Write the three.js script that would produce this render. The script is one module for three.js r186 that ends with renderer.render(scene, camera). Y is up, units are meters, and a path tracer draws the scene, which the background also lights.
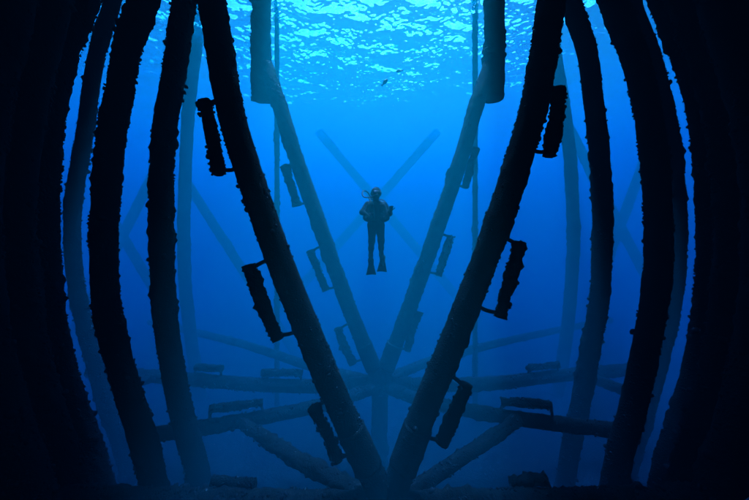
import * as THREE from 'three';
import { mergeGeometries, mergeVertices } from 'three/addons/utils/BufferGeometryUtils.js';
import { MarchingCubes } from 'three/addons/objects/MarchingCubes.js';
import { RoundedBoxGeometry } from 'three/addons/geometries/RoundedBoxGeometry.js';
import { createNoise3D } from 'simplex-noise';

// ---------------------------------------------------------------- camera, sky, sun, exposure
const CAM_Y = 6.5, FOV = 80, SURFACE_Y = CAM_Y + 9;       // metres above the sea bed
const scene = new THREE.Scene();
const camera = new THREE.PerspectiveCamera(FOV, 1024 / 684, 0.05, 400);
camera.position.set(0, CAM_Y, 0);
camera.lookAt(0, CAM_Y, -10);

const renderer = new THREE.WebGLRenderer({ antialias: true });
renderer.toneMapping = THREE.LinearToneMapping;
renderer.toneMappingExposure = 38;
renderer.shadowMap.enabled = true;

const sunDir = new THREE.Vector3(0.04, 0.97, -0.24).normalize();
const sun = new THREE.DirectionalLight(new THREE.Color(1, 0.97, 0.92), 5);
sun.position.copy(sunDir).multiplyScalar(60).add(new THREE.Vector3(0, CAM_Y, -10));
sun.target.position.set(0, CAM_Y, -10);
sun.castShadow = true;
sun.shadow.radius = 12;   // the rippled surface spreads the sun's light
sun.shadow.mapSize.set(2048, 2048);
Object.assign(sun.shadow.camera, { left: -40, right: 40, top: 40, bottom: -40, near: 1, far: 150 });
scene.add(sun, sun.target);

{ // clear sky: blue dome, pale horizon, the glow of the air round the sun
  const w = 512, h = 256, data = new Float32Array(w * h * 4), d = new THREE.Vector3();
  for (let j = 0; j < h; j++) for (let i = 0; i < w; i++) {
    const lat = ((j + 0.5) / h - 0.5) * Math.PI, lon = ((i + 0.5) / w - 0.5) * 2 * Math.PI;
    d.set(Math.cos(lat) * Math.cos(lon), Math.sin(lat), Math.cos(lat) * Math.sin(lon));
    const up = Math.max(0, d.y), g = Math.acos(Math.min(1, Math.max(-1, d.dot(sunDir)))) * 180 / Math.PI;
    const az = Math.atan2(d.x, -d.z) - Math.atan2(sunDir.x, -sunDir.z), hz = Math.pow(1 - up, 5) * (0.62 + 1.5 * Math.exp(-Math.pow(Math.atan2(Math.sin(az), Math.cos(az)) / 0.45, 2))), glow = 1.6 * Math.exp(-g / 9) + 0.1 * Math.exp(-g / 30);
    const k = (j * w + i) * 4;
    data[k] = 0.008 + 0.95 * hz + glow * 0.95;
    data[k + 1] = 0.016 + 0.95 * hz + glow * 0.97;
    data[k + 2] = 0.030 + 0.96 * hz + glow;
    data[k + 3] = 1;
  }
  const t = new THREE.DataTexture(data, w, h, THREE.RGBAFormat, THREE.FloatType);
  t.mapping = THREE.EquirectangularReflectionMapping;
  t.magFilter = t.minFilter = THREE.LinearFilter;
  t.wrapS = THREE.RepeatWrapping;
  t.needsUpdate = true;
  scene.background = t;
  scene.environment = t;
}
// the sea water itself: scatters blue, swallows red
scene.fog = new THREE.FogExp2(new THREE.Color().setRGB(0.003, 0.95, 0.95), 0.076);

// ---------------------------------------------------------------- helpers
let seed = 7;
const rnd = () => { seed = (seed * 1664525 + 1013904223) >>> 0; return seed / 4294967296; };
const noise = createNoise3D(rnd);
const V = (x, y, z) => new THREE.Vector3(x, y, z);
const F = 250 / Math.tan(THREE.MathUtils.degToRad(FOV / 2));
const at = (px, py, z) => V((px - 374.5) / F * z, CAM_Y - (py - 250) / F * z, -z);   // direction of a photo point, taken to a depth
const taken = new Map();
function numbered(n) { const k = taken.get(n) ?? 0; taken.set(n, k + 1); return k ? n + '_' + String(k).padStart(3, '0') : n; }
function thing(name, label, category, group, pos = V(0, 0, 0)) {
  const o = new THREE.Group(); o.name = numbered(name); o.position.copy(pos);
  o.userData = { label, category }; if (group) o.userData.group = group;
  scene.add(o); return o;
}
function part(name, geo, mat, parent) {
  const m = new THREE.Mesh(geo, mat); m.name = name; m.castShadow = m.receiveShadow = true;
  parent.add(m); return m;
}
function structure(name, geo, mat) {
  const m = part(name, geo, mat, scene); m.userData = { kind: 'structure' }; return m;
}
function makeTexture(size, fn, srgb) {
  const d = new Uint8Array(size * size * 4);
  for (let j = 0; j < size; j++) for (let i = 0; i < size; i++) {
    const c = fn(i / size, j / size), k = (j * size + i) * 4;
    for (let q = 0; q < 3; q++) d[k + q] = Math.max(0, Math.min(255, Math.round(c[q] * 255)));
    d[k + 3] = 255;
  }
  const t = new THREE.DataTexture(d, size, size);
  t.wrapS = t.wrapT = THREE.RepeatWrapping; t.magFilter = THREE.LinearFilter;
  if (srgb) t.colorSpace = THREE.SRGBColorSpace;
  t.needsUpdate = true; return t;
}
// noise that repeats over the unit square, from a torus-like walk through 3-D noise
function tile(u, v, f, o = 0) {
  const a = u * 2 * Math.PI, b = v * 2 * Math.PI, r = f / (2 * Math.PI);
  return noise(Math.cos(a) * r + o, Math.sin(a) * r + Math.cos(b) * r * 1.3, Math.sin(b) * r * 1.3 - o);
}

// ---------------------------------------------------------------- materials
const growthMap = makeTexture(512, (u, v) => {
  const n = tile(u, v, 6) * 0.5 + tile(u, v, 19, 3) * 0.35 + tile(u, v, 60, 9) * 0.3;
  const rust = Math.max(0, tile(u, v, 9, 17) - 0.15), pale = Math.max(0, tile(u, v, 44, 31) - 0.45);
  const b = 0.115 + 0.05 * n;
  return [b * 0.92 + rust * 0.12 + pale * 0.5, b + rust * 0.03 + pale * 0.52, b * 0.88 + pale * 0.45];
}, true);
const growthBump = makeTexture(512, (u, v) => {
  const n = 0.5 + tile(u, v, 14, 5) * 0.22 + tile(u, v, 46, 2) * 0.2 + tile(u, v, 110, 8) * 0.12;
  return [n, n, n];
});
const growthMat = new THREE.MeshPhysicalMaterial({ specularIntensity: 0.08, map: growthMap, bumpMap: growthBump, bumpScale: 0.02, roughness: 0.95, color: new THREE.Color().setRGB(0.6, 0.66, 0.7), name: 'encrusted steel' });
const musselMat = new THREE.MeshPhysicalMaterial({ specularIntensity: 0.1, color: new THREE.Color().setRGB(0.012, 0.014, 0.014), roughness: 0.8, name: 'mussels' });
const zincMat = new THREE.MeshPhysicalMaterial({ specularIntensity: 0.08, map: growthMap, bumpMap: growthBump, bumpScale: 0.03, roughness: 0.95, color: 0xd8d8d8, name: 'corroded zinc' });
const rodMat = new THREE.MeshPhysicalMaterial({ specularIntensity: 0.1, color: new THREE.Color().setRGB(0.02, 0.018, 0.016), roughness: 0.8, name: 'steel rod' });

// ---------------------------------------------------------------- the setting: sea bed, water surface, added shade deck over the camera
{
  const n = 220, size = 150, g = new THREE.PlaneGeometry(size, size, n, n).rotateX(-Math.PI / 2).translate(0, 0, -25), p = g.attributes.position, uv = g.attributes.uv;
  for (let i = 0; i < p.count; i++) {
    const x = p.getX(i), z = p.getZ(i);
    p.setY(i, 0.25 * noise(x * 0.07, 1, z * 0.07) + 0.08 * noise(x * 0.4, 5, z * 0.4) - 0.1);
    uv.setXY(i, x / 2, z / 2);
  }
  g.computeVertexNormals();
  structure('sea_bed', g, new THREE.MeshPhysicalMaterial({ specularIntensity: 0.08, map: growthMap, bumpMap: growthBump, bumpScale: 0.03, roughness: 1, name: 'dark silt' }));
}
const waves = [];
{
  seed = 91;
  const N = 54;
  for (let i = 0; i < N; i++) {
    const len = 0.13 * Math.pow(15, Math.pow(i / (N - 1), 1.25)), k = 2 * Math.PI / len;
    const dir = Math.PI / 2 + (rnd() + rnd() + rnd() - 1.5) * 1.5;
    waves.push([k * Math.cos(dir), k * Math.sin(dir), rnd() * 6.28, 0.047 / k * Math.pow(len, -0.16), len]);
  }
  const axis = (lo, hi, from, to, step, grow) => {      // fine between lo and hi, growing outwards
    const a = []; for (let x = lo; x <= hi + 1e-6; x += step) a.push(x);
    for (let x = hi, s = step; x < to;) { s *= grow; x += s; a.push(x); }
    for (let x = lo, s = step; x > from;) { s *= grow; x -= s; a.unshift(x); }
    return a;
  };
  const xs = axis(-9.5, 9.5, -95, 95, 0.03, 1.03), zs = axis(-18, -10, -98, 45, 0.028, 1.03);
  const nx = xs.length, nz = zs.length, pos = new Float32Array(nx * nz * 3), nor = new Float32Array(nx * nz * 3), idx = [];
  for (let j = 0; j < nz; j++) for (let i = 0; i < nx; i++) {
    const x = xs[i], z = zs[j];
    const cell = Math.max(xs[Math.min(nx - 1, i + 1)] - x, x - xs[Math.max(0, i - 1)], zs[Math.min(nz - 1, j + 1)] - z, z - zs[Math.max(0, j - 1)]);
    const gust = 0.8 + 0.45 * noise(x * 0.22, 40, z * 0.3);
    let y = 0, dx = 0, dz = 0;
    for (const [kx, kz, ph, a0, len] of waves) {
      const q = len / cell; if (q < 3) continue;
      const a = a0 * Math.min(1, (q - 3) / 3) * (len < 0.9 ? gust : 1), th = kx * x + kz * z + ph, c = Math.cos(th);
      y += a * Math.sin(th); dx += a * kx * c; dz += a * kz * c;
    }
    const k = (j * nx + i) * 3, l = Math.hypot(dx, 1, dz);
    pos[k] = x; pos[k + 1] = SURFACE_Y + y; pos[k + 2] = z;
    nor[k] = -dx / l; nor[k + 1] = 1 / l; nor[k + 2] = -dz / l;
    if (i && j) { const a = (j - 1) * nx + i - 1, b = a + 1, c = a + nx, d = c + 1; idx.push(a, c, b, b, c, d); }
  }
  const g = new THREE.BufferGeometry(), X0 = xs[0], X1 = xs[nx - 1], Z0 = zs[0], Z1 = zs[nz - 1], low = -3;
  const P = [...pos], N3 = [...nor];
  const quad = (v, n) => { const q = P.length / 3; for (const p of v) { P.push(...p); N3.push(...n); } idx.push(q, q + 1, q + 2, q, q + 2, q + 3); };
  const wallStrip = (ids, n) => {                       // the sides of the body of water follow the rippled rim
    const q = P.length / 3;
    ids.forEach((k) => { P.push(pos[k * 3], pos[k * 3 + 1], pos[k * 3 + 2], pos[k * 3], low, pos[k * 3 + 2]); N3.push(...n, ...n); });
    for (let i = 0; i + 1 < ids.length; i++) { const o = q + i * 2; idx.push(o, o + 1, o + 2, o + 2, o + 1, o + 3); }
  };
  const row = (j) => xs.map((_, i) => j * nx + i), col = (i) => zs.map((_, j) => j * nx + i);
  wallStrip(row(nz - 1), [0, 0, 1]); wallStrip(row(0).reverse(), [0, 0, -1]);
  wallStrip(col(0), [-1, 0, 0]); wallStrip(col(nx - 1).reverse(), [1, 0, 0]);
  quad([[X0, low, Z0], [X1, low, Z0], [X1, low, Z1], [X0, low, Z1]], [0, -1, 0]);
  g.setAttribute('position', new THREE.Float32BufferAttribute(P, 3));
  g.setAttribute('normal', new THREE.Float32BufferAttribute(N3, 3));
  g.setIndex(idx);
  structure('sea_water', g, new THREE.MeshPhysicalMaterial({
    color: 0xffffff, roughness: 0.0, transmission: 1, thickness: 1, ior: 1.333, transparent: true, opacity: 0.75, name: 'sea water',
    attenuationColor: new THREE.Color().setRGB(0.19, 0.45, 0.88), attenuationDistance: 10 }));
}
{ // unseen low deck of bars with narrow gaps, added to shade the near water
  const parts = [], Y = SURFACE_Y + 1.1, bar = (x0, x1, z) => parts.push(new THREE.BoxGeometry(x1 - x0, 0.12, 0.292).translate((x0 + x1) / 2, Y, z));
  const edge = (x) => Math.abs(x) < 2.8 ? -7.3 : -9.6;     // the deck reaches farther forward at both sides, shading the side legs
  for (let z = -9.6; z < 32; z += 0.302) if (z < -7.3) { bar(-30, -2.8, z); bar(2.8, 30, z); } else bar(-30, 30, z);
  for (let i = 0; i < 20; i++) { const x = -28 + i * 2.95; parts.push(new THREE.BoxGeometry(0.24, 0.4, 32 - edge(x)).translate(x, Y - 0.3, (32 + edge(x)) / 2)); }
  structure('added_shade_deck', mergeGeometries(parts), rodMat);
}

// ---------------------------------------------------------------- encrusted tubes
function tubeGeo(curve, r, { rough = 1, step = 0.07, seg = 26, cap = true, wear = 0 } = {}) {
  const L = curve.getLength(), n = Math.max(6, Math.round(L / step)), pos = [], uv = [], idx = [];
  const t0 = curve.getTangentAt(0.5), ref = Math.abs(t0.y) > 0.8 ? V(1, 0, 0) : V(0, 1, 0), off = rnd() * 100;
  const p = V(), a = V(), b = V(), t = V();
  for (let i = 0; i <= n; i++) {
    const u = i / n; curve.getPointAt(u, p); curve.getTangentAt(u, t);
    a.crossVectors(ref, t).normalize(); b.crossVectors(t, a);
    for (let j = 0; j <= seg; j++) {
      const th = (j % seg) / seg * 2 * Math.PI, c = Math.cos(th), s = Math.sin(th);
      const x = p.x + (a.x * c + b.x * s) * r, y = p.y + (a.y * c + b.y * s) * r, z = p.z + (a.z * c + b.z * s) * r;
      const n1 = noise(x * 1.1 + off, y * 1.1, z * 1.1), n2 = noise(x * 4.2, y * 4.2 + off, z * 4.2), n3 = noise(x * 11, y * 11, z * 11 + off);
      const n0 = noise(x * 0.45, y * 0.45 + off, z * 0.45), m = Math.max(0.25, Math.min(1.7, 0.8 + 1.1 * n0));   // bare stretches and thick ones
      const rr = r * (1 - wear * (0.5 + 0.5 * noise(u * 2.2 + off, 3, 7))) + rough * m * (0.014 * n1 + 0.028 * Math.max(0, n2) * (1 + n1) + 0.016 * n3);
      pos.push(p.x + (a.x * c + b.x * s) * rr, p.y + (a.y * c + b.y * s) * rr, p.z + (a.z * c + b.z * s) * rr);
      uv.push(j / seg * Math.max(1, Math.round(2 * Math.PI * r / 0.9)), u * L / 0.9);
      if (i && j) { const q = (i - 1) * (seg + 1) + j - 1; idx.push(q, q + 1, q + seg + 1, q + 1, q + seg + 2, q + seg + 1); }
    }
  }
  if (cap) for (const end of [0, n]) {
    curve.getPointAt(end / n, p); curve.getTangentAt(end / n, t);
    const q = pos.length / 3, base = end * (seg + 1);
    pos.push(p.x, p.y, p.z); uv.push(0.5, 0.5);
    for (let j = 0; j < seg; j++) end ? idx.push(base + j, base + j + 1, q) : idx.push(base + j + 1, base + j, q);
  }
  const g = new THREE.BufferGeometry();
  g.setAttribute('position', new THREE.Float32BufferAttribute(pos, 3));
  g.setAttribute('uv', new THREE.Float32BufferAttribute(uv, 2));
  g.setIndex(idx); g.computeVertexNormals();
  const nn = g.attributes.normal;   // close the seam
  for (let i = 0; i <= n; i++) {
    const k0 = i * (seg + 1), k1 = k0 + seg;
    const x = nn.getX(k0) + nn.getX(k1), y = nn.getY(k0) + nn.getY(k1), z = nn.getZ(k0) + nn.getZ(k1), l = Math.hypot(x, y, z) || 1;
    nn.setXYZ(k0, x / l, y / l, z / l); nn.setXYZ(k1, x / l, y / l, z / l);
  }
  return g;
}
const lump = (() => {
  const g = mergeVertices(new THREE.IcosahedronGeometry(1, 1).deleteAttribute('uv').deleteAttribute('normal')), p = g.attributes.position;
  for (let i = 0; i < p.count; i++) { const k = 1 + 0.35 * noise(p.getX(i) * 1.7, p.getY(i) * 1.7, p.getZ(i) * 1.7 + 50); p.setXYZ(i, p.getX(i) * k, p.getY(i) * k, p.getZ(i) * k); }
  g.computeVertexNormals(); return g;
})();
function growth(curve, r, density, size, parent) {     // clumps of mussels and weed along a tube
  const L = curve.getLength(), n = Math.round(L * density), m = new THREE.InstancedMesh(lump, musselMat, n);
  const t0 = curve.getTangentAt(0.5), ref = Math.abs(t0.y) > 0.8 ? V(1, 0, 0) : V(0, 1, 0), o = new THREE.Object3D(), t = V(), p = V(), a = V(), b = V(), off = rnd() * 50;
  for (let i = 0; i < n; i++) {
    let u = rnd(), th = rnd() * 2 * Math.PI;
    for (let k = 0; k < 3 && noise(u * L * 0.7 + off, Math.cos(th), Math.sin(th)) < 0.05; k++) { u = rnd(); th = rnd() * 2 * Math.PI; }
    curve.getPointAt(u, p); curve.getTangentAt(u, t);
    a.crossVectors(ref, t).normalize(); b.crossVectors(t, a);
    const s = size * (0.35 + 0.9 * rnd() * rnd());
    o.position.copy(p).addScaledVector(a, Math.cos(th) * (r + s * 0.1)).addScaledVector(b, Math.sin(th) * (r + s * 0.1));
    o.rotation.set(rnd() * 6, rnd() * 6, rnd() * 6); o.scale.set(s, s * (0.6 + rnd() * 0.7), s * (0.6 + rnd() * 0.7));
    o.updateMatrix(); m.setMatrixAt(i, o.matrix);
  }
  m.name = 'marine_growth'; m.userData.kind = 'stuff'; m.castShadow = m.receiveShadow = true;
  parent.add(m); return m;
}
const line = (...pts) => pts.length === 2 ? new THREE.LineCurve3(...pts) : new THREE.CatmullRomCurve3(pts, false, 'catmullrom', 0.5);

// a tube member of the platform: a group at the member's lower end with shaft, growth and anodes
function member(name, label, category, group, pts, r, opt = {}) {
  const base = pts[pts.length - 1].clone(), o = thing(name, label, category, group, base);
  const c = line(...pts.map((p) => p.clone().sub(base)));
  part('shaft', tubeGeo(c, r, opt), growthMat, o);
  if (opt.density >= 140) growth(c, r, 12, opt.size * 2, o);
  if (opt.density !== 0) growth(c, r, opt.density ?? 60, opt.size ?? 0.035, o);
  const L = c.getLength();
  for (const [u0, u1] of opt.collars ?? []) {            // the thicker welded cans at the joints
    const a = u0 < 0 ? 1 + u0 / L : u0 / L, b = u1 <= 0 ? 1 + u1 / L : u1 / L;
    part('weld_collar', tubeGeo(line(c.getPointAt(a), c.getPointAt((a + b) / 2), c.getPointAt(b)), r * 1.12, { rough: 0.7, step: 0.05 }), growthMat, o);
  }
  return { o, c, base, r };
}
// a sacrificial anode: a crusted bar held off its member by two bent rods
function anode(m, p0, p1, r = 0.1) {
  const a = p0.clone().sub(m.base), b = p1.clone().sub(m.base), d = b.clone().sub(a), len = d.length(); d.normalize();
  const sag = a.clone().lerp(b, 0.35 + 0.3 * rnd()).add(V(rnd() - 0.5, rnd() - 0.5, rnd() - 0.5).multiplyScalar(0.05));
  const g = tubeGeo(line(a, sag, b), r, { rough: 1.6, step: 0.04, seg: 18, wear: 0.05 + 0.3 * rnd() });
  const bar = part('anode', g, zincMat, m.o);
  growth(line(a, sag, b), r * 0.93, 90 + 60 * rnd(), 0.032, bar);
  for (const end of [a.clone().addScaledVector(d, 0.06 * len), b.clone().addScaledVector(d, -0.06 * len)]) {
    let best = V(), bd = 1e9; const q = V();
    for (let i = 0; i <= 200; i++) { m.c.getPointAt(i / 200, q); const e = q.distanceTo(end); if (e < bd) { bd = e; best = q.clone(); } }
    const mid = end.clone().lerp(best, 0.5).addScaledVector(d, end.distanceTo(a) < end.distanceTo(b) ? -0.06 : 0.06);
    part('standoff', new THREE.TubeGeometry(line(end, mid, best), 10, 0.035, 8), rodMat, bar);
  }
  return bar;
}

// ---------------------------------------------------------------- the two V frames
const node1 = at(387, 508, 5.17), node2 = at(380, 384, 9.0);
const fore = [], aft = [];
fore.push(member('diagonal_brace', 'thick dark brace of the front V leaning away from the bowed leg', 'brace', null,
  [at(200, -85, 5.2), at(212, 0, 5.2), at(219, 44, 5.2), at(236, 131, 5.2), at(276, 250, 5.2), at(316, 350, 5.2), at(337, 400, 5.2), at(362, 453, 5.2), node1], 0.225, { density: 150, size: 0.022, rough: 0.6, collars: [[-1.5, -0.75]] }));
fore.push(member('diagonal_brace', 'thick dark brace of the front V leaning towards the bowed leg', 'brace', null,
  [at(562, -85, 5.2), at(551, 0, 5.2), at(541, 70, 5.2), at(525, 138, 5.2), at(488, 250, 5.2), at(449, 350, 5.2), at(428, 400, 5.2), at(408, 453, 5.2), node1], 0.225, { density: 150, size: 0.022, rough: 0.6, collars: [[-1.5, -0.75]] }));
for (const [k, x0, y0, x1, y1] of [[0, 205, 101, 219, 174], [0, 249, 265, 278, 340], [0, 313, 407, 338, 461], [1, 559, 89, 549, 156], [1, 521, 242, 500, 318], [1, 467, 384, 441, 444]])
  anode(fore[k], at(x0, y0, 5.15), at(x1, y1, 5.15), 0.105 + 0.02 * rnd());
aft.push(member('diagonal_brace', 'hazy blue brace of the V behind the diver, hose loop side', 'brace', null,
  [at(266, 66, 9.65), at(278, 100, 9.2), at(296, 158, 9), at(320, 226, 9), at(346, 300, 9), node2], 0.225, { density: 60, size: 0.025, collars: [[-1.3, -0.5]] }));
aft.push(member('diagonal_brace', 'hazy blue brace of the V behind the diver, raised hand side', 'brace', null,
  [at(490, 66, 9.65), at(478, 100, 9.2), at(461, 158, 9), at(438, 226, 9), at(412, 300, 9), node2], 0.225, { density: 60, size: 0.025, collars: [[-1.3, -0.5]] }));
for (const [k, x0, y0, x1, y1] of [[0, 284, 166, 297, 206], [0, 310, 250, 326, 291], [0, 338, 328, 353, 364], [1, 476, 148, 465, 188], [1, 451, 236, 438, 276], [1, 419, 312, 407, 351]])
  anode(aft[k], at(x0, y0, 8.95), at(x1, y1, 8.95), 0.105 + 0.02 * rnd());
// the sleeves where the rear V hangs from the platform
for (const [x, side] of [[261, 'hose loop'], [494, 'raised hand']])
  member('leg_sleeve', `broad sleeve at the top of the rear V, ${side} side`, 'sleeve', null, [at(x, 0, 9.7).setY(SURFACE_Y + 0.9), at(x, 99, 9.7)], 0.31, { density: 60, rough: 2.5 });
member('steel_leg', 'short vertical leg going down from the point of the rear V', 'leg', null, [node2.clone(), at(379, 470, 9), at(379, 0, 9).setY(-0.2)], 0.24, { density: 30 });

// ---------------------------------------------------------------- legs to both sides (photo points down each axis, depth, radius)
function leg(label, z, r, pts, opt) {
  const [x0, y0] = pts[0], [x1, y1] = pts[1], [xa, ya] = pts[pts.length - 2], [xb, yb] = pts[pts.length - 1];
  const ys = 250 - F * (SURFACE_Y + (z > 12 ? 2.4 : 1.9) - CAM_Y) / z, yf = 250 + F * (CAM_Y + 0.2) / z, list = [];
  if (ys < y0 - 5) list.push(at(x0 + (x0 - x1) / (y1 - y0) * (y0 - ys), ys, z));
  for (const [x, y] of pts) if (y > ys + 4) list.push(at(x, y, z));
  if (yf > yb + 8) list.push(at(xb + (xb - xa) / (yb - ya) * (yf - yb) * 0.6, yf, z));
  return member('steel_leg', label, 'leg', null, list, r, { density: 140, size: 0.026, ...opt });
}
const S = (a, b) => (a + b) / 2;
leg('dark leg meeting the front V brace at the top, hose loop side', 6.3, 0.215, [[184, 0], [174, 75], [163, 150], [162, 250], [166, 320], [179, 400], [197, 470]]);
leg('heavily crusted dark leg, second out from the front V, hose loop side', 6.0, 0.22, [[144, 0], [130, 40], [118, 100], [110, 150], [106, 200], [104, 250], [109, 320], [131, 400], [149, 460]], { density: 200, size: 0.03 });
leg('slimmer bowed leg seen between two thick black legs, hose loop side', 8.4, 0.18, [[113, 0], [96, 60], [84, 140], [74, 200], [73, 250], [79, 300], [91, 350], [105, 400], [125, 460]]);
leg('black leg bordering the narrow blue gap, hose loop side', 6.2, 0.185, [[87, 0], [62, 70], [50, 150], [48, 250], [60, 350], [85, 430], [102, 480]], { density: 200, size: 0.03 });
leg('black leg with faint green growth at the edge of sight, hose loop side', 5.5, 0.26, [[52, 0], [31, 90], [19, 170], [16, 250], [26, 340], [52, 430], [74, 490]], { density: 200, size: 0.03, rough: 1.6 });
leg('last black leg at the edge of sight, hose loop side', 4.6, 0.27, [[8, 0], [-12, 90], [-23, 170], [-25, 250], [-15, 340], [9, 430], [30, 490]], { density: 200, size: 0.03 });
leg('hazy blue leg glimpsed behind the leg at the front V, hose loop side', 13.5, 0.25, [[197, 40], [188, 120], [184, 250], [190, 330], [203, 410], [212, 460]], { density: 30 });
leg('dark bowed leg standing free beside the front V, raised hand side', 7.8, 0.215, [[570, 0], [586, 50], [593, 100], [599, 150], [602, 200], [602, 250], [599, 300], [590, 350], [581, 400], [570, 450]]);
leg('thick black leg, second out from the front V, raised hand side', 6.3, 0.225, [[612, 0], [632, 50], [645, 100], [653, 150], [657, 200], [658, 250], [654, 300], [645, 350], [632, 410], [618, 460]], { density: 200, size: 0.03 });
leg('slim bowed leg half hidden behind a thick black leg, raised hand side', 8.0, 0.19, [[630, 0], [652, 60], [669, 130], [676, 200], [677, 250], [671, 310], [659, 360], [646, 410], [628, 470]]);
leg('black leg bordering the narrow blue gap, raised hand side', 6.5, 0.155, [[658, 0], [690, 85], [702, 150], [706, 220], [706, 260], [699, 330], [683, 400], [661, 470]], { density: 200, size: 0.028 });
leg('black leg next to the last one at the edge of sight, raised hand side', 5.7, 0.215, [[682, 0], [715, 95], [727, 170], [730, 250], [722, 340], [702, 420], [680, 490]], { density: 200, size: 0.03, rough: 1.5 });
leg('last black leg at the edge of sight, raised hand side', 4.6, 0.25, [[720, 0], [751, 95], [764, 170], [767, 250], [758, 340], [736, 430], [717, 490]], { density: 200, size: 0.03 });
leg('hazy blue leg glimpsed beside the dark bowed leg, raised hand side', 13.5, 0.25, [[556, 60], [568, 140], [573, 220], [572, 270], [567, 330], [556, 400], [542, 460]], { density: 30 });

// thin pipes, far sleeves and far bracing
member('riser_pipe', 'thin vertical pipe beside the rear V on the hose loop side', 'pipe', null, [at(277, 0, 12).setY(SURFACE_Y + 1.9), at(277, 330, 12), at(277, 0, 12).setY(-0.2)], 0.09, { density: 20 });
member('riser_pipe', 'thin vertical pipe beside the rear V on the raised hand side', 'pipe', null, [at(475, 0, 12).setY(SURFACE_Y + 1.9), at(475, 330, 12), at(475, 0, 12).setY(-0.2)], 0.1, { density: 20 });
for (const [a, b, n] of [[[319, 132], [478, 322], 'falling towards the raised hand side'], [[437, 132], [270, 322], 'falling towards the hose loop side']])
  member('diagonal_brace', `faint far brace of the cross behind the diver, ${n}`, 'brace', null, [at(a[0], a[1], 25), at(b[0], b[1], 25)], 0.36, { density: 8 });
for (const [a, b, n] of [[[165, 152], [66, 348], 'between two dark legs, running down behind the crusted one'], [[556, 104], [672, 326], 'running down behind the dark bowed leg'], [[652, 140], [592, 300], 'short and faint, behind the thick black leg'], [[188, 184], [300, 360], 'short and faint, between the hazy leg and the front V'], [[112, 218], [178, 330], 'short and faint, crossing low behind the crusted leg']])
  member('diagonal_brace', `hazy far diagonal brace ${n}`, 'brace', null, [at(a[0], a[1], 18), at(b[0], b[1], 18)], 0.26, { density: 10 });

// ---------------------------------------------------------------- the level frame at the feet of both Vs
const level = (x, y) => { const z = (CAM_Y - node2.y) * F / (y - 250); return at(x, y, z); };
const H = (label, pts, r, opt) => member('horizontal_brace', label, 'brace', null, pts, r, { density: 60, collars: pts[0].equals(node2) ? [[0.35, 0.95]] : undefined, ...opt });
const frontBar = H('heavy dark horizontal brace under the point of the front V', [at(60, 500, 5.17), at(387, 504, 5.17), at(700, 500, 5.17)], 0.2, { density: 160, size: 0.03, rough: 1.6 });
anode(frontBar, at(212, 480, 5.35), at(256, 482, 5.35), 0.075); anode(frontBar, at(510, 482, 5.35), at(547, 479, 5.35), 0.075);
const armH = H('level brace with an anode, from rear V point to the crusted leg', [node2.clone(), level(330, 403), level(240, 421), level(140, 437)], 0.16);
const armR = H('level brace with an anode, from rear V point to the bowed leg', [node2.clone(), level(430, 402), level(520, 419), level(625, 431)], 0.16);
anode(armH, level(209, 427).add(V(0, 0.42, 0)), level(263, 416).add(V(0, 0.34, 0)), 0.1);
anode(armR, level(501, 415).add(V(0, 0.32, 0)), level(552, 423).add(V(0, 0.42, 0)), 0.1);
const backH = H('hazy level brace in line with the rear V, hose loop side', [node2.clone(), level(290, 386), level(197, 380), level(90, 372)], 0.19);
const backR = H('hazy level brace in line with the rear V, raised hand side', [node2.clone(), level(480, 384), level(556, 376), level(650, 368)], 0.19);
anode(backH, level(262, 384).add(V(0, 0.34, 0)), level(302, 386).add(V(0, 0.38, 0)), 0.1);
anode(backR, level(528, 379).add(V(0, 0.36, 0)), level(558, 376).add(V(0, 0.36, 0)), 0.1);
anode(backH, level(196, 379).add(V(0, 0.38, 0)), level(222, 381).add(V(0, 0.38, 0)), 0.1);
H('low brace from the front V point back to the anode brace, hose loop side', [level(240, 421), level(290, 455), node1.clone()], 0.13);
H('low brace from the front V point back to the anode brace, raised hand side', [level(520, 419), level(470, 452), node1.clone()], 0.13);
H('faint brace running away behind the rear V point, hose loop side', [node2.clone(), level(310, 366), level(235, 342), level(150, 322)], 0.16, { density: 15 });
H('faint brace running away behind the rear V point, raised hand side', [node2.clone(), level(432, 361), level(520, 338), level(610, 320)], 0.16, { density: 15 });
H('faint far brace low between the crusted leg and its neighbour', [level(168, 372), level(95, 396)], 0.16, { density: 15 });
H('faint far brace low between the bowed leg and the thick black leg', [level(575, 372), level(655, 402)], 0.16, { density: 15 });


// ---------------------------------------------------------------- the diver
function meshField(fn, c, h, res) {        // fn: signed distance at (x, y, z); c: centre, h: half sizes of the box
  const mc = new MarchingCubes(res, undefined, false, false, 120000), n = mc.size, hs = mc.halfsize;
  mc.isolation = 0;
  for (let k = 0; k < n; k++) for (let j = 0; j < n; j++) for (let i = 0; i < n; i++)
    mc.field[k * n * n + j * n + i] = -fn(c.x + (i - hs) / hs * h.x, c.y + (j - hs) / hs * h.y, c.z + (k - hs) / hs * h.z);
  mc.update();
  const cnt = mc.count, p = new Float32Array(cnt * 3);
  for (let i = 0; i < cnt; i++) { p[i * 3] = mc.positionArray[i * 3] * h.x + c.x; p[i * 3 + 1] = mc.positionArray[i * 3 + 1] * h.y + c.y; p[i * 3 + 2] = mc.positionArray[i * 3 + 2] * h.z + c.z; }
  let g = new THREE.BufferGeometry();
  g.setAttribute('position', new THREE.BufferAttribute(p, 3));
  g = mergeVertices(g, 1e-4); g.computeVertexNormals(); return g;
}
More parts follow.
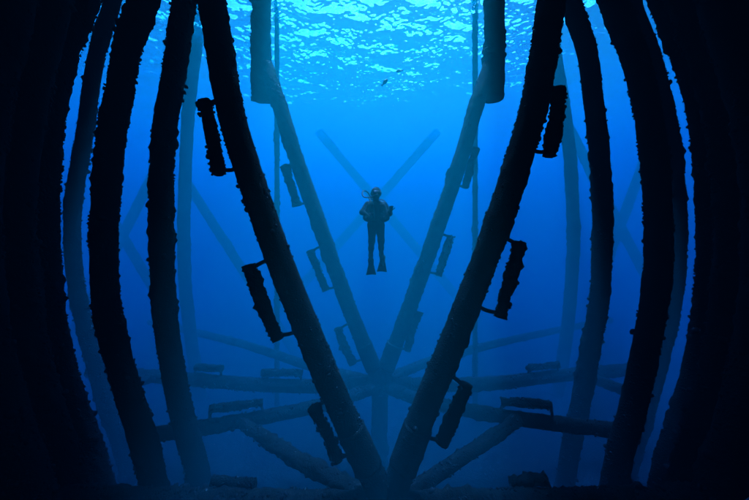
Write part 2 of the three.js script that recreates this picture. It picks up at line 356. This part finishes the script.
const capsule = (ax, ay, az, ar, bx, by, bz, br) => (x, y, z) => {
  const dx = bx - ax, dy = by - ay, dz = bz - az, l2 = dx * dx + dy * dy + dz * dz;
  const t = Math.max(0, Math.min(1, ((x - ax) * dx + (y - ay) * dy + (z - az) * dz) / l2));
  return Math.hypot(x - ax - dx * t, y - ay - dy * t, z - az - dz * t) - ar - (br - ar) * t;
};
const ball = (cx, cy, cz, rx, ry, rz) => (x, y, z) => { const k = Math.hypot((x - cx) / rx, (y - cy) / ry, (z - cz) / rz); return (k - 1) * Math.min(rx, ry, rz); };
const smin = (a, b, k) => { const h = Math.max(0, k - Math.abs(a - b)) / k; return Math.min(a, b) - h * h * k / 4; };
const union = (list, k) => (x, y, z) => { let d = 1e9; for (const f of list) d = smin(d, f(x, y, z), k); return d; };
{
  const D = 7.3, base = at(376, 273, D);
  const o = thing('person', 'scuba diver in black wetsuit, hood and fins hanging upright between the two Vs', 'person', null, base);
  o.rotation.y = 0.12; o.scale.set(1.1, 1, 1.1);
  const suit = new THREE.MeshPhysicalMaterial({ specularIntensity: 0.15, color: new THREE.Color().setRGB(0.01, 0.01, 0.011), roughness: 0.75, name: 'neoprene' });
  const nylon = new THREE.MeshPhysicalMaterial({ specularIntensity: 0.15, color: new THREE.Color().setRGB(0.014, 0.014, 0.016), roughness: 0.85, name: 'nylon' });
  const rubber = new THREE.MeshPhysicalMaterial({ specularIntensity: 0.15, color: new THREE.Color().setRGB(0.02, 0.02, 0.02), roughness: 0.5, name: 'rubber' });
  const metal = new THREE.MeshStandardMaterial({ color: new THREE.Color().setRGB(0.4, 0.4, 0.38), roughness: 0.4, metalness: 0.8, name: 'tank metal' });
  const glass = new THREE.MeshPhysicalMaterial({ color: new THREE.Color().setRGB(0.05, 0.06, 0.07), roughness: 0.05, name: 'mask glass' });
  const wl = V(-0.23, 1.4, 0.22), wr = V(0.29, 1.5, 0.24);        // wrists
  const bodyF = union([
    capsule(-0.06, 1.62, 0, 0.115, 0.06, 1.62, 0, 0.115), capsule(0, 1.6, 0, 0.145, 0, 1.34, 0.01, 0.125), capsule(-0.06, 1.2, 0, 0.125, 0.06, 1.2, 0, 0.125),
    capsule(0, 1.68, -0.01, 0.07, 0, 1.82, 0.01, 0.06),
    capsule(-0.18, 1.675, 0, 0.078, -0.3, 1.48, 0.03, 0.065), capsule(-0.3, 1.48, 0.03, 0.065, wl.x, wl.y, wl.z, 0.038),
    capsule(0.18, 1.675, 0, 0.078, 0.295, 1.46, 0.02, 0.065), capsule(0.295, 1.46, 0.02, 0.065, wr.x, wr.y, wr.z, 0.038),
    capsule(-0.09, 1.15, 0, 0.102, -0.1, 0.78, 0.04, 0.07), capsule(-0.1, 0.78, 0.04, 0.07, -0.11, 0.6, 0, 0.058), capsule(-0.11, 0.6, 0, 0.058, -0.115, 0.42, -0.02, 0.042),
    capsule(0.09, 1.15, 0, 0.102, 0.108, 0.79, 0.05, 0.07), capsule(0.108, 0.79, 0.05, 0.07, 0.115, 0.62, 0, 0.058), capsule(0.115, 0.62, 0, 0.058, 0.122, 0.45, -0.02, 0.042),
    capsule(-0.115, 0.42, -0.02, 0.045, -0.112, 0.24, 0.02, 0.04), capsule(0.122, 0.45, -0.02, 0.045, 0.128, 0.28, 0.02, 0.04)], 0.05);
  const pieces = [meshField(bodyF, V(0.02, 1.02, 0.02), V(0.46, 0.94, 0.28), 92)];
  const headF = union([ball(0, 1.965, 0, 0.112, 0.14, 0.128), ball(0, 1.885, 0.03, 0.075, 0.085, 0.085), ball(-0.1, 1.94, -0.005, 0.02, 0.035, 0.025), ball(0.1, 1.94, -0.005, 0.02, 0.035, 0.025),
    ball(0, 1.93, 0.118, 0.018, 0.034, 0.024), capsule(0, 1.86, 0.0, 0.062, 0, 1.78, 0.0, 0.064), ball(0, 1.875, 0.108, 0.03, 0.012, 0.012)], 0.03);
  pieces.push(meshField(headF, V(0, 1.94, 0.01), V(0.15, 0.19, 0.16), 56));
  const hand = (w, dir, side, curl) => {    // palm, four unequal fingers with two bends, a thumb from the palm's side
    const up = dir.clone().normalize(), across = V(0, 0, 1).cross(up).normalize().multiplyScalar(side), palmN = up.clone().cross(across).normalize();
    const q = (u, a, n) => w.clone().addScaledVector(up, u).addScaledVector(across, a).addScaledVector(palmN, n), list = [], cap = (a, ra, b, rb) => list.push(capsule(a.x, a.y, a.z, ra, b.x, b.y, b.z, rb));
    const palm = [];
    for (const a of [-0.027, -0.009, 0.009, 0.027]) { const f = capsule(...q(0.0, a * 0.6, 0).toArray(), 0.017, ...q(0.085, a, 0).toArray(), 0.014); palm.push(f); }
    [[-0.03, 0.062], [-0.01, 0.078], [0.01, 0.072], [0.03, 0.055]].forEach(([a, l]) => {
      const k0 = q(0.085, a, 0), k1 = q(0.085 + l * 0.5 * Math.cos(curl), a * 1.12, l * 0.5 * Math.sin(curl)), k2 = q(0.085 + l * (0.5 * Math.cos(curl) + 0.5 * Math.cos(curl * 2.2)), a * 1.18, l * (0.5 * Math.sin(curl) + 0.5 * Math.sin(curl * 2.2)));
      cap(k0, 0.0105, k1, 0.0095); cap(k1, 0.0095, k2, 0.0085);
    });
    const t0 = q(0.025, -0.032, 0.004), t1 = q(0.06, -0.062, 0.018), t2 = q(0.09, -0.07, 0.03);
    cap(t0, 0.014, t1, 0.011); cap(t1, 0.011, t2, 0.0095);
    const P = union(palm, 0.02), Q = union(list, 0.006), W = capsule(...w.clone().addScaledVector(up, -0.03).toArray(), 0.033, ...q(0.02, 0, 0).toArray(), 0.026), c = q(0.08, 0, 0.02);
    return meshField((x, y, z) => smin(smin(P(x, y, z), Q(x, y, z), 0.012), W(x, y, z), 0.02), c, V(0.13, 0.13, 0.13), 84);
  };
  pieces.push(hand(wl, V(0.45, -0.62, 0.45), 1, 0.75), hand(wr, V(0.05, 0.8, 0.5), 1, 0.5));
  const body = mergeGeometries(pieces);
  part('body', body, suit, o);
  // buoyancy vest: two inflated panels, shoulder straps, waist band
  const vestF = union([capsule(-0.115, 1.62, 0.075, 0.085, -0.145, 1.36, 0.085, 0.12), capsule(0.115, 1.62, 0.075, 0.085, 0.145, 1.36, 0.085, 0.12), capsule(-0.19, 1.5, 0, 0.07, -0.18, 1.35, 0.01, 0.085), capsule(0.19, 1.5, 0, 0.07, 0.18, 1.35, 0.01, 0.085),
    capsule(-0.12, 1.6, -0.1, 0.1, -0.12, 1.36, -0.1, 0.11), capsule(0.12, 1.6, -0.1, 0.1, 0.12, 1.36, -0.1, 0.11), capsule(-0.1, 1.75, -0.05, 0.035, -0.1, 1.7, 0.07, 0.035), capsule(0.1, 1.75, -0.05, 0.035, 0.1, 1.7, 0.07, 0.035)], 0.05);
  const vest = part('buoyancy_vest', meshField(vestF, V(0, 1.52, 0), V(0.32, 0.34, 0.25), 60).scale(1.1, 1, 1.05), nylon, o);
  part('waist_strap', new THREE.TorusGeometry(0.155, 0.028, 10, 36).scale(1, 0.8, 1.25).rotateX(Math.PI / 2).translate(0, 1.26, 0), nylon, vest);
  part('buckle', new RoundedBoxGeometry(0.07, 0.06, 0.03, 2, 0.008).translate(0, 1.26, 0.15), rubber, vest);
  for (const x of [-0.13, 0.13]) part('pocket', new RoundedBoxGeometry(0.13, 0.12, 0.05, 3, 0.02).translate(x, 1.39, 0.175), nylon, vest);
  // air tank on the back
  const tank = part('air_tank', new THREE.LatheGeometry([[0, 0], [0.07, 0.004], [0.09, 0.03], [0.092, 0.1], [0.092, 0.5], [0.085, 0.55], [0.055, 0.6], [0.025, 0.62], [0.025, 0.66], [0, 0.66]].map(([x, y]) => new THREE.Vector2(x, y)), 32).translate(0, 1.17, -0.27), metal, o);
  part('valve', mergeGeometries([new THREE.CylinderGeometry(0.018, 0.018, 0.14, 12).rotateZ(Math.PI / 2).translate(0, 1.85, -0.27), new THREE.CylinderGeometry(0.032, 0.032, 0.05, 14).rotateX(Math.PI / 2).translate(0, 1.85, -0.23)]), rubber, tank);
  part('tank_band', new THREE.TorusGeometry(0.095, 0.012, 8, 32).rotateX(Math.PI / 2).translate(0, 1.5, -0.27), nylon, tank);
  // mask and mouthpiece
  const mask = part('mask', new RoundedBoxGeometry(0.165, 0.085, 0.07, 3, 0.025).translate(0, 1.955, 0.1), rubber, o);
  for (const x of [-0.037, 0.037]) part('lens', new RoundedBoxGeometry(0.062, 0.05, 0.012, 3, 0.006).translate(x, 1.958, 0.136), glass, mask);
  part('strap', new THREE.TorusGeometry(0.112, 0.011, 8, 40).scale(1, 1.1, 1.6).rotateX(Math.PI / 2).translate(0, 1.96, 0.0), rubber, mask);
  const reg = part('regulator', new THREE.LatheGeometry([[0, 0.05], [0.034, 0.046], [0.042, 0.03], [0.042, 0.008], [0.03, 0], [0.014, -0.01], [0.014, -0.03], [0, -0.03]].map(([x, y]) => new THREE.Vector2(x, y)), 24).rotateX(Math.PI / 2).translate(0, 1.868, 0.14), rubber, o);
  const tube = (pts, r) => new THREE.TubeGeometry(new THREE.CatmullRomCurve3(pts.map((p) => V(...p))), 40, r, 10);
  part('hose', tube([[-0.04, 1.868, 0.15], [-0.17, 1.82, 0.14], [-0.27, 1.84, 0.08], [-0.31, 1.93, 0.02], [-0.27, 2.02, -0.05], [-0.18, 2.01, -0.14], [-0.1, 1.92, -0.22], [-0.02, 1.86, -0.24]], 0.016), rubber, reg);
  part('hose', tube([[0.02, 1.85, -0.25], [0.2, 1.82, -0.2], [0.25, 1.65, -0.05], [0.2, 1.52, 0.12], [0.13, 1.47, 0.2]], 0.013), rubber, reg);
  part('hose', tube([[-0.02, 1.85, -0.25], [-0.14, 1.85, -0.1], [-0.13, 1.74, 0.1], [-0.15, 1.58, 0.19], [-0.14, 1.44, 0.2]], 0.018), rubber, vest);
  part('gauge_console', new RoundedBoxGeometry(0.07, 0.13, 0.03, 3, 0.012).rotateZ(0.35).translate(-0.16, 1.36, 0.24), rubber, o);
  // fins
  const fs = new THREE.Shape(); fs.moveTo(-0.05, 0.2); fs.lineTo(-0.062, 0.14); fs.lineTo(-0.098, 0.015); fs.quadraticCurveTo(-0.095, 0, -0.08, 0.002); fs.quadraticCurveTo(0, 0.02, 0.08, 0.002); fs.quadraticCurveTo(0.095, 0, 0.098, 0.015); fs.lineTo(0.062, 0.14); fs.lineTo(0.05, 0.2); fs.closePath();
  const blade = new THREE.ExtrudeGeometry(fs, { depth: 0.012, bevelEnabled: true, bevelSize: 0.005, bevelThickness: 0.005, bevelSegments: 2 });
  for (const [x, y, t, tilt] of [[-0.112, -0.04, 0.03, 0.1], [0.128, 0.03, -0.1, -0.06]]) {
    const g = new THREE.Group(); g.name = 'fin'; o.add(g); g.position.set(x, y, 0.02); g.rotation.set(tilt, t, t * 0.6); g.scale.set(1.1, 1.12, 1.1);
    part('blade', blade, rubber, g);
    for (const s of [-1, 1]) part('rib', new THREE.CylinderGeometry(0.013, 0.009, 0.21, 8).rotateZ(s * 0.2).translate(s * 0.07, 0.1, 0.006), rubber, g);
    part('foot_pocket', meshField(union([capsule(0, 0.16, 0.005, 0.052, 0, 0.3, -0.01, 0.056), ball(0, 0.33, -0.035, 0.05, 0.05, 0.055)], 0.04), V(0, 0.25, -0.01), V(0.09, 0.17, 0.11), 36), rubber, g);
  }
}
// ---------------------------------------------------------------- specks drifting in the water
{
  seed = 4242;
  const n = 700, m = new THREE.InstancedMesh(lump, new THREE.MeshStandardMaterial({ color: new THREE.Color().setRGB(0.5, 0.5, 0.45), roughness: 1, name: 'plankton' }), n), o = new THREE.Object3D();
  for (let i = 0; i < n; i++) { o.position.set((rnd() - 0.5) * 16, CAM_Y - 4 + rnd() * 12.5, -5 - rnd() * 9); o.scale.setScalar(0.003 + 0.007 * rnd() * rnd() * rnd()); o.updateMatrix(); m.setMatrixAt(i, o.matrix); }
  m.name = 'plankton'; m.userData = { kind: 'stuff', label: 'pale specks of plankton drifting in the open water', category: 'plankton' }; scene.add(m);
}
// ---------------------------------------------------------------- small fish under the surface
{
  const fishMat = new THREE.MeshStandardMaterial({ color: new THREE.Color().setRGB(0.05, 0.055, 0.06), roughness: 0.5, name: 'fish skin' });
  const bodyG = new THREE.SphereGeometry(1, 24, 16).scale(0.5, 0.19, 0.085); { const p = bodyG.attributes.position; for (let i = 0; i < p.count; i++) { const x = p.getX(i), k = x < 0 ? 1 + x * 0.9 : 1; p.setY(i, p.getY(i) * k); p.setZ(i, p.getZ(i) * k); } bodyG.computeVertexNormals(); }
  const tail = new THREE.Shape(); tail.moveTo(0.06, 0); tail.lineTo(-0.24, 0.2); tail.quadraticCurveTo(-0.13, 0, -0.24, -0.2); tail.closePath();
  const tailG = new THREE.ExtrudeGeometry(tail, { depth: 0.015, bevelEnabled: false }).translate(-0.46, 0, -0.008);
  const dor = new THREE.Shape(); dor.moveTo(0.2, 0); dor.quadraticCurveTo(0.05, 0.16, -0.22, 0.04); dor.lineTo(-0.2, 0); dor.closePath();
  const dorG = new THREE.ExtrudeGeometry(dor, { depth: 0.012, bevelEnabled: false }).translate(0, 0.14, -0.006);
  for (const [x, y, z, s, turn, tilt, label] of [[385, 82, 10.5, 0.34, 0.5, 0.9, 'small dark fish below the rippled surface, the lower and larger of two'], [399, 71, 11.5, 0.28, 2.6, 0.2, 'tiny dark fish just under the rippled surface, above the other fish']]) {
    const o = thing('fish', label, 'fish', 'small fish under the surface', at(x, y, z)); o.scale.setScalar(s); o.rotation.set(0, turn, tilt);
    part('body', bodyG, fishMat, o); part('tail_fin', tailG, fishMat, o); part('dorsal_fin', dorG, fishMat, o);
  }
}
renderer.render(scene, camera);
